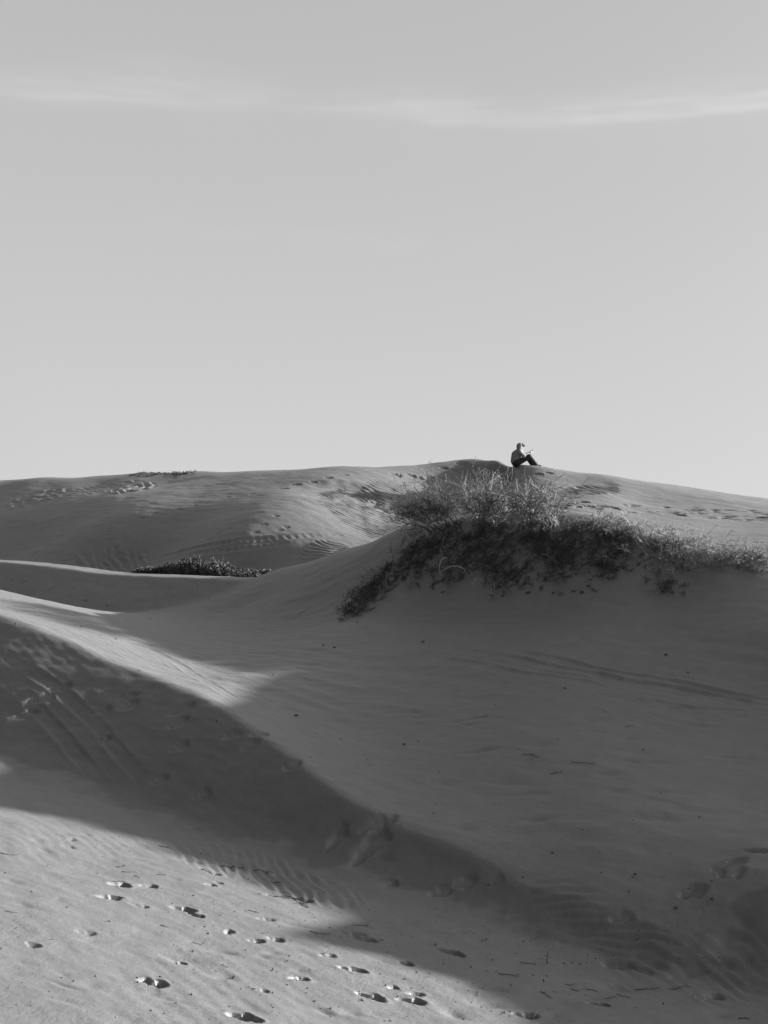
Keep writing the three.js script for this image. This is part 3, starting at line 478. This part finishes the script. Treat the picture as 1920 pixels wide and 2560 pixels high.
// ---------------------------------------------------------------- the person sitting on the far crest, facing right, hood up, looking at a phone
function buildPerson() {
  const sd = (p, a, b, ra, rb) => { const bx = b[0] - a[0], by = b[1] - a[1], bz = b[2] - a[2], px = p[0] - a[0], py = p[1] - a[1], pz = p[2] - a[2], t = clamp((px * bx + py * by + pz * bz) / (bx * bx + by * by + bz * bz + 1e-9)); return Math.hypot(px - bx * t, py - by * t, pz - bz * t) - lerp(ra, rb, t); };
  const blend = (a, b, k) => { const h = clamp(0.5 + 0.5 * (b - a) / k); return lerp(b, a, h) - k * h * (1 - h); };
  function skin(bones, k, c, half, n) {                            // bones: [a, b, ra, rb, squash z?]; meshes the blended field on an n^3 grid of half-width `half` round c
    const mc = new MarchingCubes(n, new THREE.MeshBasicMaterial(), false, false, 90000); mc.isolation = 0; const s = mc.size, hs = s / 2;
    for (let z = 0; z < s; z++) for (let y = 0; y < s; y++) for (let x = 0; x < s; x++) { const p = [c[0] + (x - hs) / hs * half, c[1] + (y - hs) / hs * half, c[2] + (z - hs) / hs * half]; let v = 9; for (const b of bones) v = blend(v, sd(p, b[0], b[1], b[2], b[3]), k); mc.field[z * s * s + y * s + x] = -v; }
    mc.update(); const m = mc.count, pos = new Float32Array(m * 3);
    for (let i = 0; i < m; i++) { pos[i * 3] = c[0] + mc.positionArray[i * 3] * half; pos[i * 3 + 1] = c[1] + mc.positionArray[i * 3 + 1] * half; pos[i * 3 + 2] = c[2] + mc.positionArray[i * 3 + 2] * half; }
    let g = new THREE.BufferGeometry(); g.setAttribute('position', new THREE.BufferAttribute(pos, 3)); g = mergeVertices(g, 1e-5); g.computeVertexNormals(); return g;
  }
  // joints; x is where the person faces, y up, z towards the camera; the origin is the seat on the sand
  const hip = (s) => [0.05, 0.12, 0.1 * s], knee = (s) => [0.47 + 0.03 * s, 0.3, 0.13 * s], ankle = (s) => [0.66 + 0.05 * s, -0.035, 0.12 * s], toe = (s) => [0.83 + 0.05 * s, -0.1, 0.14 * s];
  const sh = (s) => [0.17, 0.5, 0.17 * s], elb = (s) => [0.3, 0.33, 0.2 * s], wr = (s) => [0.5, 0.42, 0.07 * s];
  const pelvis = [0.03, 0.13, 0], waist = [0.03, 0.27, 0], chest = [0.1, 0.43, 0], neck = [0.18, 0.55, 0], skull = [0.235, 0.71, 0];
  const legs = [], arms = [], hands = [];
  for (const s of [-1, 1]) {
    legs.push([pelvis, hip(s), 0.13, 0.12], [hip(s), knee(s), 0.095, 0.062], [knee(s), ankle(s), 0.06, 0.042], [ankle(s), toe(s), 0.04, 0.03]);
    arms.push([chest, sh(s), 0.1, 0.07], [sh(s), elb(s), 0.056, 0.044], [elb(s), wr(s), 0.042, 0.03]);
    // palm and five fingers closing on the phone
    const w = wr(s), pm = [w[0] + 0.07, w[1] + 0.035, w[2] - 0.01 * s]; hands.push([w, pm, 0.03, 0.032]);
    for (let f = 0; f < 4; f++) { const b = [pm[0] + 0.02, pm[1] + 0.018 - 0.016 * f, pm[2] - 0.012 * s], m = [b[0] + 0.035 - 0.004 * f, b[1] + 0.012, b[2] - 0.022 * s], e = [m[0] - 0.004, m[1] + 0.02 - 0.003 * f, m[2] - 0.02 * s]; hands.push([b, m, 0.0095, 0.0085], [m, e, 0.0085, 0.0075]); }
    const tb = [pm[0] - 0.015, pm[1] + 0.028, pm[2]], tm = [tb[0] + 0.03, tb[1] + 0.025, tb[2] - 0.02 * s]; hands.push([tb, tm, 0.0105, 0.0095], [tm, [tm[0] + 0.025, tm[1] + 0.008, tm[2] - 0.012 * s], 0.0095, 0.008]);
  }
  const torso = [[pelvis, waist, 0.135, 0.125], [waist, chest, 0.125, 0.14], [chest, neck, 0.12, 0.055]];
  const head = [[[0.225, 0.72, 0], [0.24, 0.735, 0], 0.088, 0.085], [[0.25, 0.66, 0], [0.275, 0.645, 0], 0.062, 0.045], [neck, skull, 0.055, 0.06], [[0.315, 0.69, 0], [0.342, 0.668, 0], 0.012, 0.016], [[0.31, 0.62, -0.012], [0.31, 0.62, 0.012], 0.014, 0.014], [[0.225, 0.69, 0.082], [0.222, 0.71, 0.084], 0.018, 0.016], [[0.225, 0.69, -0.082], [0.222, 0.71, -0.084], 0.018, 0.016], [[0.305, 0.715, 0.035], [0.312, 0.715, 0.035], 0.012, 0.01], [[0.305, 0.715, -0.035], [0.312, 0.715, -0.035], 0.012, 0.01]];
  const t = new THREE.Group();
  const bodyGeo = mergeGeometries([skin([...legs, ...torso, ...arms], 0.035, [0.37, 0.33, 0], 0.62, 96), skin(head, 0.018, [0.25, 0.67, 0], 0.17, 72), skin(hands, 0.006, [0.585, 0.455, 0], 0.16, 84)]);
  part(t, 'body', bodyGeo, mat(0.22, 0.7));
  const fat = (list, d) => list.map(([a, b, ra, rb]) => [a, b, ra + d, rb + d]);
  // hoodie: loose back, sleeves to the wrist, hood drawn over the head
  const hood = [[[0.2, 0.735, 0], [0.225, 0.755, 0], 0.108, 0.1], [[0.185, 0.64, 0], [0.2, 0.72, 0], 0.1, 0.105], [[0.15, 0.55, 0], [0.19, 0.64, 0], 0.1, 0.095]];
  const hoodie = skin([...fat(torso.slice(0, 2), 0.045), [chest, neck, 0.15, 0.09], [[-0.04, 0.2, 0], [0.03, 0.42, 0], 0.15, 0.165], ...fat(arms.map((b, i) => i % 3 === 2 ? [b[0], [b[1][0] - 0.02, b[1][1] - 0.005, b[1][2]], b[2], b[3]] : b), 0.026), ...hood], 0.035, [0.25, 0.45, 0], 0.5, 92);
  part(t, 'hoodie', hoodie, mat(0.19, 0.95));
  const trousers = skin([...fat(legs.filter((b, i) => i % 4 !== 3), 0.026), [[0.0, 0.1, -0.06], [0.0, 0.1, 0.06], 0.145, 0.145], [knee(1), [ankle(1)[0], ankle(1)[1] + 0.02, ankle(1)[2]], 0.07, 0.062], [knee(-1), [ankle(-1)[0], ankle(-1)[1] + 0.02, ankle(-1)[2]], 0.07, 0.062]], 0.03, [0.37, 0.16, 0], 0.55, 92);
  part(t, 'trousers', trousers, mat(0.022, 0.95));
  for (const s of [-1, 1]) { const a = ankle(s), e = toe(s); const shoe = part(t, 'shoe', skin([[[a[0] - 0.02, a[1] - 0.02, a[2]], [a[0] + 0.05, a[1] - 0.03, a[2]], 0.05, 0.047], [[a[0] + 0.05, a[1] - 0.035, a[2]], e, 0.045, 0.036]], 0.02, [a[0] + 0.07, a[1] - 0.03, a[2]], 0.19, 44), mat(0.05, 0.7)); part(shoe, 'sole', skin([[[a[0] - 0.03, a[1] - 0.062, a[2]], [e[0] + 0.01, e[1] - 0.03, e[2]], 0.03, 0.026]], 0.01, [a[0] + 0.07, a[1] - 0.05, a[2]], 0.19, 40), mat(0.3, 0.8)); }
  part(t, 'cap', skin([[[0.27, 0.755, 0], [0.285, 0.755, 0], 0.085, 0.08], [[0.345, 0.735, -0.03], [0.385, 0.715, -0.02], 0.03, 0.018], [[0.345, 0.735, 0.03], [0.385, 0.715, 0.02], 0.03, 0.018], [[0.35, 0.735, 0], [0.4, 0.712, 0], 0.03, 0.018]], 0.02, [0.32, 0.74, 0], 0.17, 56), mat(0.03, 0.9));
  part(t, 'drawstring', (() => { const w = new Wood(); w.path([V(0.285, 0.62, 0.05), V(0.3, 0.57, 0.055), V(0.31, 0.52, 0.05), V(0.318, 0.47, 0.052)], 0.006, 0.006, 5); return w.geo(); })(), mat(0.6, 0.8));
  return t;
}
{
  const seat = onGround(1291, 1163), d = seat[1], x = P(1291, 1160, d)[0];
  const person = buildPerson(); person.position.set(x, height(x, d) + 0.0, -d); person.rotation.y = -0.06;
  const hFeet = height(x + 0.72, d), hSeat = height(x, d); console.log('person at', x.toFixed(2), d.toFixed(2), 'feet drop', (hFeet - hSeat).toFixed(3));
  person.rotation.z = Math.atan2(hFeet - hSeat + 0.115, 0.74) * 0.8;
  person.scale.setScalar(1.07);
  tag(person, 'person', 'person in a grey hood and dark trousers sitting on the dune crest, knees drawn up', 'person');
  person.updateMatrixWorld(true);
  const ph = new THREE.Group(), body = new THREE.BoxGeometry(0.012, 0.15, 0.075), scr = new THREE.BoxGeometry(0.002, 0.138, 0.067);
  part(ph, 'case', body, mat(0.03, 0.5)); part(ph, 'screen', scr.translate(-0.0075, 0, 0), mat(0.02, 0.15));
  ph.position.copy(person.localToWorld(V(0.622, 0.5, 0))); ph.rotation.z = -0.75 + person.rotation.z; 
  tag(ph, 'phone', 'dark phone held up in both hands by the seated person', 'phone');
}

// ---------------------------------------------------------------- twigs, pebbles and litter on the sand
const strewn = 'dark twigs lying on the near sand';
function twig(x, d, ang, len, rad, seed, label, group, material = M.dark) {
  const r = rng(seed), w = new Wood(), pts = []; let a = ang, px = x - Math.cos(ang) * len / 2, pd = d - Math.sin(ang) * len / 2; const n = 5;
  for (let k = 0; k <= n; k++) { pts.push(V(px, height(px, pd) + rad * (0.6 + 1.6 * r()), -pd)); a += (r() - 0.5) * 0.7; px += Math.cos(a) * len / n; pd += Math.sin(a) * len / n; }
  w.path(pts, rad, rad * 0.55, 4);
  for (let k = 0; k < 2 + 2 * r(); k++) { const s = pts[1 + Math.floor(r() * (n - 1))], q = a + (r() - 0.5) * 2.6, l = len * (0.12 + 0.2 * r()), e = V(s.x + Math.cos(q) * l, 0, s.z - Math.sin(q) * l); e.y = height(e.x, -e.z) + rad + l * 0.4 * r(); w.seg(s, e, rad * 0.6, rad * 0.35); }
  const o = pts[0], m = new THREE.Mesh(w.geo().translate(-o.x, -o.y, -o.z), material); m.position.copy(o); m.castShadow = m.receiveShadow = true;
  return tag(m, 'twig', label, 'twig', group);
}
{
  const r = rng(31);
  const zone = (px, py, lit) => lit ? (px < 360 ? 'sunlit sand well away from the shade edge' : py < 2200 ? 'sunlit sand just below the edge of the shade' : py < 2320 ? 'sunlit sand among the ripples' : 'sunlit sand among the deep footprints') : py > 2280 ? 'shaded sand at the bottom of the trough' : py > 1750 ? 'broad shaded flat above the lee face' : 'shaded sand of the bench';
  for (const [px, py, ang, len, rad, sun1] of [[410, 2116, -0.3, 0.16, 0.006, 1], [529, 2180, -0.35, 0.3, 0.009, 1], [316, 2181, -0.4, 0.16, 0.006, 1], [345, 2190, -0.2, 0.12, 0.005, 1], [402, 2187, 0.4, 0.13, 0.005, 1], [302, 2167, -0.2, 0.14, 0.004, 1], [580, 2166, -0.1, 0.34, 0.007, 1], [655, 2178, -0.5, 0.3, 0.007, 1], [694, 2208, -0.3, 0.2, 0.007, 1], [688, 2236, 0.1, 0.42, 0.008, 1], [762, 2247, -0.45, 0.46, 0.01, 1], [635, 2276, -0.3, 0.14, 0.005, 1], [413, 2315, -0.3, 0.12, 0.005, 1], [297, 2202, 0.4, 0.14, 0.006, 1], [124, 2346, 1.2, 0.1, 0.003, 1], [512, 2358, 1.0, 0.1, 0.003, 1], [493, 2358, -0.3, 0.12, 0.004, 1], [562, 2417, -0.5, 0.1, 0.004, 1], [655, 2477, 0.0, 0.22, 0.005, 1], [745, 2452, 0.5, 0.2, 0.006, 1], [20, 2140, -0.3, 0.24, 0.006, 1], [28, 2283, 0.1, 0.14, 0.004, 1], [83, 2362, -0.4, 0.14, 0.006, 1], [174, 2118, 0.1, 0.12, 0.005, 1], [258, 2138, 0.8, 0.07, 0.003, 1], [663, 2334, 0.4, 0.12, 0.005, 1],
    [1368, 2489, -0.4, 0.16, 0.006, 0], [1437, 2481, -0.5, 0.1, 0.006, 0], [1480, 2480, -0.4, 0.14, 0.005, 0], [1535, 2502, 0.1, 0.2, 0.006, 0], [1560, 2495, -0.8, 0.18, 0.005, 0], [1320, 2415, -0.6, 0.2, 0.006, 0], [1212, 2352, 0.7, 0.14, 0.005, 0], [1270, 2447, -0.4, 0.24, 0.006, 0], [1620, 2475, 0.1, 0.3, 0.006, 0], [1700, 2478, -0.2, 0.26, 0.006, 0], [1860, 2548, 0.4, 0.14, 0.008, 0], [1500, 2520, -0.4, 0.12, 0.005, 0], [1430, 2468, -0.2, 0.16, 0.005, 0], [900, 2310, -0.3, 0.2, 0.005, 0], [800, 2335, -0.3, 0.26, 0.006, 0], [1330, 1885, 0.1, 0.34, 0.006, 0], [1390, 1930, 0.1, 0.2, 0.006, 0], [1460, 1905, -0.15, 0.4, 0.005, 0], [1200, 1795, -0.2, 0.3, 0.005, 0], [130, 1473, 0.2, 0.3, 0.007, 0], [60, 1456, 0, 0.3, 0.006, 0], [760, 1530, 0.1, 0.3, 0.006, 0], [1575, 1815, 0.2, 0.18, 0.006, 0]]) {
    const [x, d] = onGround(px, py); twig(x, d, ang + (r() - 0.5) * 0.3, len * 0.85, rad * 0.7, Math.floor(r() * 1e6), 'small dark twig lying on the ' + zone(px, py, sun1), 'twigs on the ' + zone(px, py, sun1));
  }
}
// lumps one can pick out on the shaded flat
{
  const r = rng(47), variants = [];
  for (let k = 0; k < 4; k++) { const g = mergeVertices(new THREE.IcosahedronGeometry(1, 1).deleteAttribute('uv').deleteAttribute('normal')), p = g.attributes.position; for (let i = 0; i < p.count; i++) { const v = V(p.getX(i), p.getY(i), p.getZ(i)), s = 1 + 0.35 * N3(v.x * 1.6 + k * 9, v.y * 1.6, v.z * 1.6); p.setXYZ(i, v.x * s, v.y * s * 0.7, v.z * s); } g.computeVertexNormals(); variants.push(g); }
  const big = [[741, 1790, .05], [1010, 1862, .035], [1058, 1603, .05], [1412, 1725, .03], [1370, 1682, .035], [1608, 1874, .025], [1510, 1780, .018], [1237, 1763, .02], [1046, 1855, .025], [1098, 1930, .018], [1304, 1836, .02], [1395, 1853, .02], [1665, 1637, .05], [1720, 1680, .025], [836, 1618, .05], [808, 1613, .035], [660, 1572, .03], [650, 1580, .025], [1084, 2037, .022], [1381, 2130, .025], [1588, 2184, .025], [1690, 2270, .03], [1780, 2248, .025], [853, 1849, .025], [918, 1902, .02], [215, 1500, .05], [268, 1513, .04], [290, 1598, .035], [203, 1567, .03], [350, 1677, .025]];
  for (const [px, py, s1] of big) { const s = s1 * 0.72;
    const g = ground(px, py), m = new THREE.Mesh(variants[Math.floor(r() * 4)], M.stone); m.position.copy(g).add(V(0, s * 0.25, 0)); m.scale.set(s, s * 0.7, s * 0.8); m.rotation.y = r() * 6; m.castShadow = m.receiveShadow = true;
    const at = px < 400 ? 'sunlit top of the near dune' : py < 1640 ? 'shaded sand at the foot of the shrub mound' : py < 1760 && px > 1300 ? 'sand beside the wheel tracks' : py > 2020 ? 'shaded sand above the lee brink' : 'broad shaded flat';
    tag(m, 'pebble', 'small dark pebble lying on the ' + at, 'pebble', 'pebbles on the ' + at);
  }
  const put = [];
  const scatter = (n, x0, x1, y0, y1, s0, s1, keep) => { for (let k = 0; k < n; k++) { const px = x0 + r() * (x1 - x0), py = y0 + r() * (y1 - y0); if (keep && !keep(px, py)) continue; put.push([px, py, s0 + (s1 - s0) * r() ** 4]); } };
  scatter(900, 0, 1400, 2080, 2555, 0.0035, 0.011, (x, y) => y > 2030 + x * 0.2 && r() < 0.35 + x / 1500); scatter(260, 960, 1915, 2300, 2555, 0.003, 0.01); scatter(200, 650, 1915, 1640, 2250, 0.004, 0.011, (x, y) => y < 1500 + x * 0.6); scatter(60, 0, 700, 1560, 1900, 0.005, 0.015); scatter(60, 0, 900, 1450, 1560, 0.008, 0.02);
  const inst = new THREE.InstancedMesh(variants[0], M.stone, put.length), mtx = new THREE.Matrix4(), e = new THREE.Euler(), qn = new THREE.Quaternion();
  put.forEach(([px, py, s], i) => { const g = ground(px, py); e.set(r(), r() * 6, r()); mtx.compose(g.add(V(0, s * 0.3, 0)), qn.setFromEuler(e), V(s * (0.8 + 2.2 * r() * r()), s * 0.75, s)); inst.setMatrixAt(i, mtx); inst.setColorAt(i, gray(0.5 + 1.4 * r() * r())); });
  inst.castShadow = inst.receiveShadow = true; inst.name = 'grit'; inst.userData = { kind: 'stuff', label: 'scattered grit and plant crumbs on the sand', category: 'grit' }; scene.add(inst);
}
renderer.render(scene, camera);
